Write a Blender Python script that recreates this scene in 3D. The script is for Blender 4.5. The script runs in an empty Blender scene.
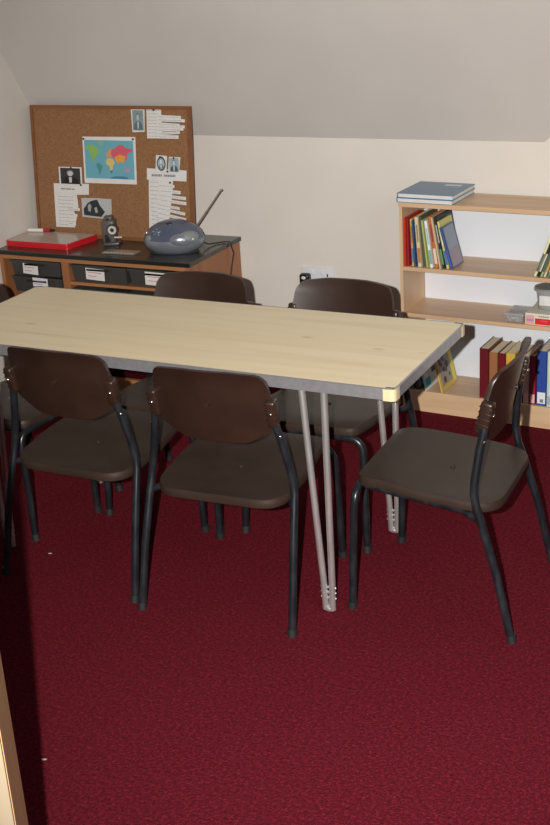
import bpy, bmesh, math, random
from mathutils import Vector, Matrix, Euler
PI = math.pi
S = bpy.context.scene
COL = S.collection
random.seed(7)

# ------------------------------------------------------------------ camera
CAMZ, F_PX, PITCH, ROLL, YAW = 1.8, 1231.3, .3786, -.0623, .4742
cy, sy = math.cos(YAW), math.sin(YAW)
f0 = Vector((-sy, cy, 0)); r0 = Vector((cy, sy, 0)); u0 = Vector((0, 0, 1))
fw = f0*math.cos(PITCH) - u0*math.sin(PITCH)
u1 = u0*math.cos(PITCH) + f0*math.sin(PITCH)
rt = r0*math.cos(ROLL) + u1*math.sin(ROLL)
up = -r0*math.sin(ROLL) + u1*math.cos(ROLL)
cd = bpy.data.cameras.new('camera'); cam = bpy.data.objects.new('camera', cd); COL.objects.link(cam)
M3 = Matrix((rt, up, -fw)).transposed()
cam.matrix_world = Matrix.Translation((0, 0, CAMZ)) @ M3.to_4x4()
cd.sensor_fit = 'VERTICAL'; cd.sensor_height = 36.0; cd.lens = 36.0*F_PX/825.0
cd.clip_start = .02
S.camera = cam

# ------------------------------------------------------------------ light and exposure
S.view_settings.view_transform = 'Standard'
S.view_settings.look = 'None'
S.view_settings.exposure = 0.0
S.view_settings.gamma = 1.0
w = bpy.data.worlds.new('world'); S.world = w; w.use_nodes = True
w.node_tree.nodes['Background'].inputs[0].default_value = (.9, .92, 1, 1)
w.node_tree.nodes['Background'].inputs[1].default_value = 0.06

# the camera's own flash, left of the lens because the camera is held upright
ld = bpy.data.lights.new('camera_flash', 'SPOT'); fl = bpy.data.objects.new('camera_flash', ld); COL.objects.link(fl)
ld.energy = 815; ld.color = (1, .955, .88); ld.shadow_soft_size = .012
ld.spot_size = math.radians(72); ld.spot_blend = .9
fl.location = (-.105, -.045, 1.832)
aim = (fw + rt*.12 + up*.03).normalized()
fl.rotation_euler = aim.to_track_quat('-Z', 'Y').to_euler()
# added soft overhead fill that lifts the ambient level
ad = bpy.data.lights.new('ambient_fill_light', 'AREA'); al = bpy.data.objects.new('ambient_fill_light', ad); COL.objects.link(al)
ad.shape = 'RECTANGLE'; ad.size = 1.0; ad.size_y = 1.2; ad.energy = 24; ad.color = (.85, .92, 1)
al.location = (.9, 1.2, 2.35); al.rotation_euler = (0, 0, 0)

# ------------------------------------------------------------------ materials
def mat(name, col, rough=.6, metal=0, spec=.5, coat=0, alpha=None, trans=0):
    m = bpy.data.materials.new(name); m.use_nodes = True
    b = m.node_tree.nodes['Principled BSDF']
    b.inputs['Base Color'].default_value = (*col, 1)
    b.inputs['Roughness'].default_value = rough
    b.inputs['Metallic'].default_value = metal
    b.inputs['Specular IOR Level'].default_value = spec
    b.inputs['Coat Weight'].default_value = coat
    b.inputs['Transmission Weight'].default_value = trans
    if alpha is not None: b.inputs['Alpha'].default_value = alpha
    return m
def noisy(name, c1, c2, scale=(8, 8, 8), detail=4, rough=.6, lo=.35, hi=.65, bump=0, metal=0, spec=.5, bscale=None, dist=0, c3=None):
    m = mat(name, c1, rough, metal, spec); nt = m.node_tree; N = nt.nodes; L = nt.links
    b = N['Principled BSDF']
    tc = N.new('ShaderNodeTexCoord'); mp = N.new('ShaderNodeMapping'); mp.inputs['Scale'].default_value = scale
    nz = N.new('ShaderNodeTexNoise'); nz.inputs['Scale'].default_value = 1; nz.inputs['Detail'].default_value = detail
    nz.inputs['Distortion'].default_value = dist
    cr = N.new('ShaderNodeValToRGB'); cr.color_ramp.elements[0].position = lo; cr.color_ramp.elements[1].position = hi
    cr.color_ramp.elements[0].color = (*c1, 1); cr.color_ramp.elements[1].color = (*c2, 1)
    if c3:
        e = cr.color_ramp.elements.new((lo+hi)/2); e.color = (*c3, 1)
    L.new(tc.outputs['Object'], mp.inputs[0]); L.new(mp.outputs[0], nz.inputs['Vector'])
    L.new(nz.outputs['Fac'], cr.inputs[0]); L.new(cr.outputs[0], b.inputs['Base Color'])
    if bump:
        bp = N.new('ShaderNodeBump'); bp.inputs['Strength'].default_value = bump; bp.inputs['Distance'].default_value = .004
        if bscale:
            n2 = N.new('ShaderNodeTexNoise'); n2.inputs['Scale'].default_value = bscale; n2.inputs['Detail'].default_value = 3
            L.new(tc.outputs['Object'], n2.inputs['Vector']); L.new(n2.outputs['Fac'], bp.inputs['Height'])
        else: L.new(nz.outputs['Fac'], bp.inputs['Height'])
        L.new(bp.outputs[0], b.inputs['Normal'])
    return m
M = {}
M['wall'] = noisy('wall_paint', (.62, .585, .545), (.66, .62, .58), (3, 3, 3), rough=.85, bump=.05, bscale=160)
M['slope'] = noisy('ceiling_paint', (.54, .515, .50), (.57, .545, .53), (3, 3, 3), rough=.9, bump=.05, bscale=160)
M['trim'] = mat('white_trim', (.75, .73, .68), .4)
M['laminate'] = noisy('pine_laminate', (.80, .69, .475), (.67, .54, .335), (1.3, 26, 5), detail=6, rough=.32, lo=.40, hi=.82, c3=(.76, .64, .425), dist=.4)
def knots(m):
    nt = m.node_tree; N = nt.nodes; L = nt.links; b = N['Principled BSDF']; src = b.inputs['Base Color'].links[0].from_socket
    tc = N.new('ShaderNodeTexCoord'); mp = N.new('ShaderNodeMapping'); mp.inputs['Scale'].default_value = (4.2, 9, 0); mp.inputs['Location'].default_value = (.37, .81, 0)
    v = N.new('ShaderNodeTexVoronoi'); v.inputs['Scale'].default_value = 1; v.inputs['Randomness'].default_value = 1
    rp = N.new('ShaderNodeValToRGB'); rp.color_ramp.elements[0].position = .03; rp.color_ramp.elements[1].position = .11
    rp.color_ramp.elements[0].color = (.45, .45, .45, 1); rp.color_ramp.elements[1].color = (0, 0, 0, 1)
    mx = N.new('ShaderNodeMix'); mx.data_type = 'RGBA'; mx.inputs['B'].default_value = (.42, .27, .12, 1)
    L.new(tc.outputs['Object'], mp.inputs[0]); L.new(mp.outputs[0], v.inputs['Vector']); L.new(v.outputs['Distance'], rp.inputs[0])
    L.new(rp.outputs[0], mx.inputs['Factor']); L.new(src, mx.inputs['A']); L.new(mx.outputs['Result'], b.inputs['Base Color'])
knots(M['laminate'])
M['alu'] = noisy('aluminium_edge', (.40, .40, .43), (.46, .46, .49), (60, 60, 60), rough=.40, metal=.75)
M['legmetal'] = noisy('leg_steel', (.60, .60, .61), (.72, .72, .72), (90, 90, 20), rough=.33, metal=.8)
M['cream'] = mat('cream_plastic', (.58, .50, .31), .4)
M['dark'] = mat('dark_gap', (.01, .01, .01), .8)
M['brown'] = noisy('brown_plastic', (.027, .0168, .0125), (.034, .0215, .016), (14, 14, 14), rough=.42, bump=.12, bscale=420)
M['brownback'] = noisy('brown_plastic_back', (.022, .0105, .0072), (.028, .0135, .0092), (10, 10, 10), rough=.36, bump=.04, bscale=300)
M['tube'] = noisy('dark_tube', (.011, .013, .017), (.030, .035, .041), (40, 40, 14), rough=.3, metal=.25, lo=.45, hi=.8)
M['cap'] = mat('black_rubber', (.012, .012, .013), .6)
M['chrome'] = mat('chrome', (.8, .8, .82), .15, metal=1)
M['beech'] = noisy('beech_laminate', (.62, .43, .27), (.50, .325, .19), (22, 22, 2.2), detail=5, rough=.42, lo=.35, hi=.75)
M['beechx'] = noisy('beech_laminate_long', (.62, .43, .27), (.50, .325, .19), (2.2, 22, 22), detail=5, rough=.4, lo=.35, hi=.75)
M['white'] = mat('white_hardboard', (.68, .72, .80), .22)
M['cabwood'] = noisy('cabinet_wood', (.34, .135, .055), (.24, .09, .035), (24, 24, 2), detail=5, rough=.42, lo=.35, hi=.75)
M['cabrail'] = noisy('cabinet_rail_wood', (.38, .17, .07), (.29, .12, .05), (2, 24, 24), detail=5, rough=.42, lo=.35, hi=.75)
M['slate'] = noisy('dark_worktop', (.030, .028, .022), (.05, .045, .036), (12, 12, 12), rough=.2)
M['edgeblack'] = mat('black_edge', (.012, .012, .013), .3)
M['tray'] = mat('grey_tray_plastic', (.045, .043, .042), .35)
M['paper'] = noisy('paper', (.62, .615, .61), (.66, .655, .65), (30, 30, 30), rough=.8)
M['cream_paper'] = mat('cream_paper', (.72, .66, .5), .8)
M['ink'] = mat('ink', (.22, .22, .26), .7)
M['inkred'] = mat('red_ink', (.45, .12, .15), .7)
M['inkblue'] = mat('blue_ink', (.18, .18, .42), .7)
M['cork'] = noisy('cork', (.20, .092, .038), (.28, .14, .063), (170, 170, 170), detail=3, rough=.9, lo=.34, hi=.66, bump=.3)
M['corkframe'] = noisy('cork_frame_wood', (.22, .085, .032), (.17, .065, .025), (3, 30, 30), rough=.45)
M['pin'] = mat('dark_pin', (.05, .015, .02), .3)
M['red'] = mat('red_plastic', (.52, .012, .020), .3)
M['boardwhite'] = mat('writing_surface', (.50, .42, .36), .18)
M['carpet'] = None
M['palewood'] = noisy('pale_wood', (.27, .215, .15), (.24, .185, .125), (14, 14, 2), detail=5, rough=.45)
M['darkwood'] = noisy('warm_brown_wood', (.55, .32, .16), (.47, .26, .12), (14, 14, 2), detail=5, rough=.5)
def carpet():
    m = mat('red_carpet', (.16, .008, .014), .95, spec=.04); nt = m.node_tree; N = nt.nodes; L = nt.links
    b = N['Principled BSDF']; tc = N.new('ShaderNodeTexCoord')
    n1 = N.new('ShaderNodeTexNoise'); n1.inputs['Scale'].default_value = 110; n1.inputs['Detail'].default_value = 6; n1.inputs['Roughness'].default_value = .9
    cr = N.new('ShaderNodeValToRGB'); e = cr.color_ramp.elements
    e[0].position = .34; e[0].color = (.032, .0042, .007, 1); e[1].position = .66; e[1].color = (.235, .0195, .033, 1)
    k = e.new(.52); k.color = (.098, .0078, .0145, 1)
    n2 = N.new('ShaderNodeTexVoronoi'); n2.inputs['Scale'].default_value = 260
    bp = N.new('ShaderNodeBump'); bp.inputs['Strength'].default_value = .6; bp.inputs['Distance'].default_value = .003
    for a in (n1, n2): L.new(tc.outputs['Object'], a.inputs['Vector'])
    L.new(n1.outputs['Fac'], cr.inputs[0]); L.new(cr.outputs[0], b.inputs['Base Color'])
    L.new(n2.outputs['Distance'], bp.inputs['Height']); L.new(bp.outputs[0], b.inputs['Normal'])
    return m
M['carpet'] = carpet()
def cm(name, col, rough=.5, **k):
    if name not in M: M[name] = mat(name, col, rough, **k)
    return M[name]

# ------------------------------------------------------------------ mesh helpers
class MB:
    def __init__(s): s.bm = bmesh.new()
    def box(s, c, d, rot=None, bev=0, seg=2):
        t = bmesh.new(); bmesh.ops.create_cube(t, size=1)
        for v in t.verts: v.co = Vector((v.co.x*d[0], v.co.y*d[1], v.co.z*d[2]))
        if bev: bmesh.ops.bevel(t, geom=t.edges[:], offset=bev, segments=seg, profile=.5, affect='EDGES')
        R = (rot if isinstance(rot, Matrix) else Euler(rot).to_matrix()) if rot is not None else Matrix.Identity(3)
        for v in t.verts: v.co = R @ v.co + Vector(c)
        s.add(t); return s
    def b2(s, lo, hi, bev=0): return s.box([(a+b)/2 for a, b in zip(lo, hi)], [b-a for a, b in zip(lo, hi)], bev=bev)
    def add(s, t):
        me = bpy.data.meshes.new('t'); t.to_mesh(me); t.free(); s.bm.from_mesh(me); bpy.data.meshes.remove(me)
    def tube(s, pts, r, n=12, caps=True):
        P = [Vector(p) for p in pts]; t = bmesh.new(); rings = []
        d0 = (P[1]-P[0]).normalized(); a = d0.orthogonal().normalized()
        for i, p in enumerate(P):
            d = (P[min(i+1, len(P)-1)] - P[max(i-1, 0)]).normalized()
            a = (a - d*a.dot(d)).normalized(); b = d.cross(a)
            rr = r[i] if isinstance(r, (list, tuple)) else r
            rings.append([t.verts.new(p + a*rr*math.cos(2*PI*k/n) + b*rr*math.sin(2*PI*k/n)) for k in range(n)])
        for x, y in zip(rings, rings[1:]):
            for k in range(n): t.faces.new((x[k], x[(k+1) % n], y[(k+1) % n], y[k]))
        if caps: t.faces.new(rings[0][::-1]); t.faces.new(rings[-1])
        s.add(t); return s
    def cyl(s, a, b, r, n=16): return s.tube([a, b], r, n)
    def prism(s, poly, z0, z1, mtx=None):
        t = bmesh.new(); A = [t.verts.new((x, y, z0)) for x, y in poly]; B = [t.verts.new((x, y, z1)) for x, y in poly]
        t.faces.new(A[::-1]); t.faces.new(B)
        for i in range(len(A)): j = (i+1) % len(A); t.faces.new((A[i], A[j], B[j], B[i]))
        if mtx is not None: t.transform(mtx)
        bmesh.ops.recalc_face_normals(t, faces=t.faces[:]); s.add(t); return s
    def ball(s, c, r, sc=(1, 1, 1), seg=20, rot=None):
        t = bmesh.new(); bmesh.ops.create_uvsphere(t, u_segments=seg, v_segments=seg//2+2, radius=r)
        R = Euler(rot).to_matrix() if rot else Matrix.Identity(3)
        for v in t.verts: v.co = R @ Vector((v.co.x*sc[0], v.co.y*sc[1], v.co.z*sc[2])) + Vector(c)
        s.add(t); return s
    def obj(s, name, m, parent=None, loc=(0, 0, 0), rot=(0, 0, 0), smooth=True, label=None):
        me = bpy.data.meshes.new(name); bmesh.ops.recalc_face_normals(s.bm, faces=s.bm.faces[:]); s.bm.to_mesh(me); s.bm.free()
        for q in (m if isinstance(m, (list, tuple)) else [m]): me.materials.append(q)
        if smooth:
            for p in me.polygons: p.use_smooth = True
            try: me.set_sharp_from_angle(angle=math.radians(38))
            except Exception: pass
        o = bpy.data.objects.new(name, me); COL.objects.link(o); o.location = loc; o.rotation_euler = rot
        if parent: o.parent = parent
        if label: o['label'] = label
        return o
def tag(o, label, cat, group=None):
    o['label'] = label; o['category'] = cat
    if group: o['group'] = group
    return o
def thing(name, label, cat, loc=(0, 0, 0), rot=(0, 0, 0), group=None):
    o = bpy.data.objects.new(name, None); COL.objects.link(o); o.location = loc; o.rotation_euler = rot
    o.empty_display_size = .05
    return tag(o, label, cat, group)
def struct(name, mb, m, smooth=False):
    o = mb.obj(name, m, smooth=smooth); o['kind'] = 'structure'; return o
def copy_tree(root, loc, rotz, label):
    r = root.copy(); COL.objects.link(r); r.location = loc; r.rotation_euler = (0, 0, rotz); r['label'] = label
    for ch in root.children:
        c = ch.copy(); COL.objects.link(c); c.parent = r
        for g in ch.children:
            d = g.copy(); COL.objects.link(d); d.parent = c
    return r
def arc(c, a0, a1, r, n, ax, ay):
    c = Vector(c); ax = Vector(ax); ay = Vector(ay)
    return [c + ax*r*math.cos(a0+(a1-a0)*i/n) + ay*r*math.sin(a0+(a1-a0)*i/n) for i in range(n+1)]
def round_poly(pts, rad, n=6):
    """rounded outline from corner points; rad one per corner"""
    out = []; k = len(pts)
    for i in range(k):
        p = Vector(pts[i]); a = Vector(pts[i-1]); b = Vector(pts[(i+1) % k]); r = rad[i] if isinstance(rad, (list, tuple)) else rad
        da = (a-p).normalized(); db = (b-p).normalized()
        half = math.acos(max(-1, min(1, da.dot(db))))/2
        L = min(r/math.tan(half), (a-p).length*.49, (b-p).length*.49)
        p0 = p+da*L; p1 = p+db*L
        for j in range(n+1):
            t = j/n; out.append(p0*(1-t)**2 + p*2*t*(1-t) + p1*t*t)
    return [(v.x, v.y) for v in out]
def resample(poly, n):
    P = [Vector(p) for p in poly]; L = [0]
    for i in range(len(P)): L.append(L[-1] + (P[(i+1) % len(P)]-P[i]).length)
    out = []; T = L[-1]
    for k in range(n):
        s = T*k/n; i = max(j for j in range(len(P)) if L[j] <= s)
        seg = L[i+1]-L[i]; t = (s-L[i])/seg if seg > 1e-9 else 0
        out.append(P[i].lerp(P[(i+1) % len(P)], t))
    return out

# ------------------------------------------------------------------ the room
XW, YW, ZF, ZC = -3.340, 4.464, 1.0023, 2.45
TS = math.tan(math.radians(57.6))
struct('floor', MB().b2((XW-.1, -2.1, -.06), (2.3, YW+.1, 0)), M['carpet'])
struct('wall_left', MB().b2((XW-.1, -2.1, 0), (XW, YW+.1, ZC+.1)), M['wall'])
struct('wall_back', MB().b2((XW, YW, 0), (2.3, YW+.1, ZC)), M['wall'])
yc = YW-(ZC-ZF)/TS                      # where the slope meets the flat ceiling
# sloping ceiling: ends on the right at a cheek
def spt(x, z): return (x, YW-(z-ZF)/TS, z)
mb = MB(); t = bmesh.new()
poly = [spt(XW, ZF), spt(-1.128, ZF), spt(-1.070, ZF+.045), spt(-.72, 1.55), spt(-.60, ZC), spt(XW, ZC)]
A = [t.verts.new(p) for p in poly]; B = [t.verts.new((p[0], min(p[1]+.05, YW+.02), p[2]+.03)) for p in poly]
t.faces.new(A); t.faces.new(B[::-1])
for i in range(len(A)): j = (i+1) % len(A); t.faces.new((A[i], A[j], B[j], B[i]))
mb.add(t)
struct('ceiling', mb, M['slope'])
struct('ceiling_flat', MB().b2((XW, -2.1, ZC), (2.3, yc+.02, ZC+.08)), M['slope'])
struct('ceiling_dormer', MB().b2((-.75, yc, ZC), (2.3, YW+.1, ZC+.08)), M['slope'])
struct('wall_right', MB().b2((2.2, -2.1, 0), (2.3, YW+.1, ZC)), M['wall'])
struct('wall_front', MB().b2((XW-.1, -2.1, 0), (2.3, -2.0, ZC)), M['wall'])

# ------------------------------------------------------------------ folding table
H = .70; TL, TW = 1.511, .564
tx, ty, tth = -1.041, 2.688, -.0053
uu = Vector((math.cos(tth), math.sin(tth), 0)); ww = Vector((-uu.y, uu.x, 0))
tc_ = Vector((tx, ty, 0)) - uu*TL/2 + ww*TW/2
tab = thing('folding_table', 'long pine-look folding table with metal edging and grey steel legs', 'table', tc_, (0, 0, tth))
outl = round_poly([(-TL/2, -TW/2), (TL/2, -TW/2), (TL/2, TW/2), (-TL/2, TW/2)], .022, 5)
inn = [(x*(1-.010/TL), y*(1-.010/TW)) for x, y in outl]
MB().prism(inn, H-.026, H).obj('tabletop', M['laminate'], tab)
# metal edging as a ring
t = bmesh.new(); n = len(outl)
R0 = [t.verts.new((x*(1-.008/TL), y*(1-.008/TW), H+.001)) for x, y in outl]
R1 = [t.verts.new((x, y, H-.001)) for x, y in outl]; R2 = [t.verts.new((x, y, H-.031)) for x, y in outl]
R3 = [t.verts.new((x*(1-.05/TL), y*(1-.05/TW), H-.031)) for x, y in outl]; R4 = [t.verts.new((x*(1-.05/TL), y*(1-.05/TW), H-.027)) for x, y in outl]
for a, b in ((R0, R1), (R1, R2), (R2, R3), (R3, R4)):
    for i in range(n): j = (i+1) % n; t.faces.new((a[i], a[j], b[j], b[i]))
mb = MB(); mb.add(t); mb.obj('metal_edging', M['alu'], tab)
for sx in (-1, 1):
    for sy_ in (-1, 1):
        pl = round_poly([(0, 0), (.034, 0), (.034, .034), (0, .034)], [.002, .002, .024, .002], 6)
        pl = [(sx*(TL/2+.0015-.034+x), sy_*(TW/2+.0015-.034+y)) for x, y in pl]
        # L-shaped corner piece wrapped around the edge
        o = [(x, y) for x, y in pl]
        c = MB().prism(o, H-.0325, H-.0012)
        k = c.obj('corner_cap', M['cream'], tab, smooth=False)
        MB().box((sx*(TL/2-.016), sy_*(TW/2-.009), H+.0010), (.024, .0022, .0012)).obj('gap', M['dark'], k, smooth=False)
def tleg(xf, ys, s):      # hairpin of two tubes meeting at the foot
    m = MB()
    m.tube([(xf+s*.010, ys, .008), (xf+s*.012, ys, .1), (xf+s*.013, ys, H-.031)], .0095, 12)
    m.tube([(xf-s*.010, ys, .008), (xf-s*.014, ys, .1), (xf-s*.052, ys, H-.031)], .0095, 12)
    m.ball((xf, ys, .010), .010, (1.9, 1, 1))
    for z in (.045, .062, .078):
        m.ball((xf+s*.0210, ys, z), .0028); m.ball((xf-s*.0220, ys, z), .0028)
        m.cyl((xf-.01, ys, z), (xf+.01, ys, z), .004, 8)
    return m
for s, xf in ((1, TL/2-.222), (-1, -TL/2+.178)):
    for sy_ in (-1, 1):
        tleg(xf, sy_*(TW/2-.030), s).obj('leg', M['legmetal'], tab)
    MB().tube([(xf-s*.052, -TW/2+.03, H-.045), (xf-s*.052, TW/2-.03, H-.045)], .0095).obj('leg_crossbar', M['legmetal'], tab)
    MB().tube([(xf-s*.05, 0, H-.05), (xf-s*.20, 0, H-.040)], .006).obj('folding_stay', M['legmetal'], tab)
MB().b2((-TL/2+.1, -.05, H-.04), (TL/2-.1, .05, H-.026)).obj('centre_rail', M['dark'], tab)

# ------------------------------------------------------------------ school chairs
def polar_sheet(outline, fz, rings, thick, edge, nrm):
    """sheet with rounded edge: outline points (2D), fz(p2)->Vector 3D of upper face, nrm(p2)->unit offset to the lower face"""
    t = bmesh.new(); n = len(outline)
    cx = sum(p[0] for p in outline)/n; cyy = sum(p[1] for p in outline)/n; c2 = Vector((cx, cyy))
    def ring(sc, off):
        out = []
        for p in outline:
            q = c2 + (Vector(p)-c2)*sc
            out.append(t.verts.new(fz(q) + nrm(q)*off))
        return out
    top = [ring(s, 0) for s in rings]
    R = top + [ring(1.0, edge*.35), ring(1.0+edge*.8, edge), ring(1.0+edge*.8, thick-edge*.6), ring(1.0, thick)] + [ring(s, thick) for s in rings[::-1][1:]]
    for a, b in zip(R, R[1:]):
        for i in range(n): j = (i+1) % n; t.faces.new((a[i], a[j], b[j], b[i]))
    for rg, rev in ((R[0], True), (R[-1], False)):
        c = t.verts.new(sum((v.co for v in rg), Vector())/n)
        for i in range(n):
            j = (i+1) % n; t.faces.new((c, rg[j], rg[i]) if rev else (c, rg[i], rg[j]))
    m = MB(); m.add(t); return m
def make_chair(label):
    root = thing('school_chair', label, 'chair', group=None)
    # seat
    oc = resample(round_poly([(-.180, .218), (.180, .218), (.200, .02), (.194, -.178), (-.194, -.178), (-.200, .02)], [.045, .045, .2, .085, .085, .2], 8), 72)
    def fz(q):
        r2 = min(1, (q.x/.20)**2 + ((q.y-.02)/.2)**2)
        z = .405 - .009*(1-r2) - .100*(.20-q.y)
        if q.y > .12: z -= ((q.y-.12)/.1)**2*.012
        if q.y < -.12: z += ((-q.y-.12)/.06)**2*.003
        return Vector((q.x, q.y, z))
    m = polar_sheet(oc, fz, [.12, .3, .5, .66, .8, .9, .96, 1.0], .026, .008, lambda q: Vector((0, 0, -1)))
    m.cyl((0, -.0, .374), (0, -.0, .3805), .007)
    m.obj('seat', M['brown'], root)
    # backrest panel, gently curved
    def back(q):
        z = q.y; x = q.x
        y = -.130 - (z-.62)*.22 - .030*(1-(x/.18)**2) + .006
        if z > .70: y -= (z-.70)*.25
        return Vector((x, y, z))
    ol = resample(round_poly([(-.150, .722), (-.070, .7305), (.070, .7305), (.150, .722), (.165, .698), (.181, .590), (.178, .560), (.092, .512), (-.092, .512), (-.178, .560), (-.181, .590), (-.165, .698)],
                             [.028, .2, .2, .028, .03, .03, .03, .05, .05, .03, .03, .03], 5), 84)
    m = polar_sheet(ol, back, [.15, .35, .55, .72, .86, .95, 1.0], .013, .005, lambda q: Vector((0, -1, 0)))
    m.cyl((0, -.172, .630), (0, -.1775, .630), .007)
    bk = m.obj('backrest', M['brownback'], root)
    for s in (-1, 1):
        c = MB()
        c.box((s*.174, -.141, .612), (.030, .034, .082), rot=(.22, 0, s*.1), bev=.008, seg=3)
        for z in (.590, .606, .622, .637):
            c.box((s*.1742, -.1405-(z-.612)*.22, z), (.0308, .0352, .004), rot=(.22, 0, s*.1), bev=.0015)
        c.obj('tube_socket', M['brownback'], bk)
        sc = MB(); sc.ball((s*.176, -.1615, .613), .0055, (1, .6, 1)); sc.obj('screw', M['chrome'], bk)
        # rear leg
        pts = [(s*.232, -.228, .010), (s*.227, -.186, .19), (s*.220, -.142, .335), (s*.2175, -.128, .375), (s*.214, -.122, .408), (s*.208, -.122, .440), (s*.192, -.130, .52), (s*.174, -.143, .60)]
        lg = MB().tube(pts, .0112, 14).obj('leg', M['tube'], root)
        MB().tube([(s*.2325, -.231, 0), (s*.232, -.228, .022)], .0135, 14).obj('foot_cap', M['cap'], lg)
        MB().ball((s*.1905, -.1415, .545), .0058, (1, .6, 1)).obj('rivet', M['chrome'], lg)
        # front leg: half of the bent front hoop
        fl_ = [(s*.207, .228, .010), (s*.203, .222, .20), (s*.200, .216, .322)] + arc((s*.160, .214, .326), 0 if s > 0 else PI, PI/2, .038, 6, (1, 0, 0), (0, 0, 1))[1:] + [(0, .205, .364)]
        lg = MB().tube(fl_, .0112, 14).obj('leg', M['tube'], root)
        MB().tube([(s*.2075, .230, 0), (s*.207, .228, .022)], .0135, 14).obj('foot_cap', M['cap'], lg)
        MB().tube([(s*.150, .200, .360), (s*.165, .10, .353), (s*.178, -.08, .338), (s*.222, -.140, .338)], .0095, 10).obj('seat_rail', M['tube'], root)
    return root
chairs = [
    ((-1.549, 2.787, 0), .042, 'brown plastic school chair with back to camera, nearest the silver table legs at right'),
    ((-2.043, 2.806, 0), -.01, 'brown plastic school chair with back to camera, near left end of the table'),
    ((-.985, 2.972, 0), PI/2+.02, 'brown plastic school chair seen side-on at the right end of the table'),
    ((-1.998, 3.268, 0), PI+.03, 'brown plastic school chair facing camera across table, in front of the tray cabinet'),
    ((-1.503, 3.305, 0), PI+.01, 'brown plastic school chair facing camera across table, below the wall socket'),
    ((-2.525, 3.03, 0), -(PI/2+.131), 'brown plastic school chair at the far left end of table, mostly out of frame'),
]
c0 = make_chair(chairs[0][2]); c0['group'] = 'brown school chairs around the table'
for (p, rz, lb) in chairs[1:]: copy_tree(c0, p, rz, lb)
c0.location = chairs[0][0]; c0.rotation_euler = (0, 0, chairs[0][1])

# ------------------------------------------------------------------ bookcase
BX, BY, BTH = -1.5999, 4.2165, -.0571
BD, BH, BW, BT = .217, .8174, 1.0, .0120
bc = thing('bookcase', 'low beech bookcase with white back and open shelves against the wall', 'bookcase', (BX, BY, 0), (0, 0, BTH))
MB().b2((0, 0, 0), (BT, BD, BH-.0165), .001).obj('side_panel', M['beech'], bc, smooth=False)
MB().b2((BW-BT, 0, 0), (BW, BD, BH-.0165), .001).obj('side_panel', M['beech'], bc, smooth=False)
MB().b2((-.002, -.003, BH-.0165), (BW+.002, BD, BH), .001).obj('top_panel', M['beechx'], bc, smooth=False)
for z, nm in ((.5741, 'shelf'), (.3946, 'shelf'), (.0849, 'shelf')):
    MB().b2((BT, .001, z-.0145), (BW-BT, BD-.006, z), .0008).obj(nm, M['beechx'], bc, smooth=False)
MB().b2((BT, .002, 0), (BW-BT, .016, .0705)).obj('plinth', M['beechx'], bc, smooth=False)
MB().b2((BT, BD-.006, .07), (BW-BT, BD-.001, BH-.0165)).obj('back_panel', M['white'], bc, smooth=False)
Bm = Matrix.Translation((BX, BY, 0)) @ Matrix.Rotation(BTH, 4, 'Z')
def BL(x, y, z): return Bm @ Vector((x, y, z))

def book(x0, z0, thick, h, d, col, label, lean=0, y0=.012, group=None, pagecol='cream_paper', spine=None, yaw=0, cat='book', name='book', rough=.4):
    """upright book, spine to the front; lean in radians towards the left (negative x)"""
    root = thing(name, label, cat, BL(x0, y0, z0), (0, -lean, BTH+yaw), group)
    mcol = cm('cover_%02d_%02d_%02d' % tuple(int(c*99) for c in col), col, rough)
    ct = min(.0022, thick*.2)
    m = MB()
    m.b2((0, 0, 0), (ct, d, h)); m.b2((thick-ct, 0, 0), (thick, d, h)); m.b2((0, 0, 0), (thick, ct, h))
    m.obj('cover', mcol, root, smooth=False)
    MB().b2((ct, ct, .003), (thick-ct, d-.003, h-.003)).obj('page_block', M[pagecol], root, smooth=False)
    return root, thick
def patch(root, name, x0, x1, z0, z1, m, face='spine', th=.0, yy=None):
    e = .0006
    if face == 'spine': MB().b2((x0, -e, z0), (x1, .0002, z1)).obj(name, m, root, smooth=False)
    else: MB().b2((th-.0002, x0, z0), (th+e, x1, z1)).obj(name, m, root, smooth=False)   # right cover
def lean_for(xb, xt, h): return math.asin(min(.6, (xb-xt)/h))
G1 = 'picture books leaning on the top shelf'
Z1 = .5746
tops = [  # xb, xt, thick, height, depth, colour, label
    (.0150, .0145, .0100, .182, .150, (.50, .03, .02), 'thin bright red book, leftmost in the leaning row on the top shelf'),
    (.0262, .0250, .0085, .180, .150, (.30, .02, .03), 'thin dark red book second from the left in the top shelf row'),
    (.0440, .0370, .0090, .178, .150, (.65, .40, .08), 'thin orange-yellow book third from left in the top shelf row'),
    (.0560, .0470, .0080, .174, .150, (.04, .09, .22), 'thin navy blue book between the yellow and cream books on the top shelf'),
    (.0700, .0570, .0150, .187, .150, (.66, .56, .36), 'cream book with a worn spine, fifth from left on the top shelf'),
    (.0900, .0740, .0100, .190, .155, (.10, .10, .07), 'dark olive tall book right of the cream book on the top shelf'),
    (.1050, .0850, .0080, .178, .150, (.42, .50, .16), 'thin lime green book left of the white book on the top shelf'),
    (.1180, .0950, .0130, .176, .150, (.78, .80, .80), 'thin white book in the middle of the leaning top shelf row'),
    (.1360, .1080, .0150, .192, .155, (.50, .16, .05), 'rust orange book just right of the white book on top shelf'),
    (.1560, .1230, .0080, .192, .155, (.62, .48, .34), 'thin tan book between the rust orange and black books on top shelf'),
    (.1680, .1320, .0100, .194, .155, (.025, .03, .04), 'black book with green foot, ninth or later in the top shelf row'),
    (.1820, .1440, .0110, .178, .115, (.62, .60, .20), 'yellow-green book third from the right in the leaning top shelf row'),
]
tops[10] = (*tops[10][:6], 'black book between the thin tan and yellow-green books on the top shelf')
tops[11] = (*tops[11][:6], 'yellow-green book second from right in the leaning row on top shelf')
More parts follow.
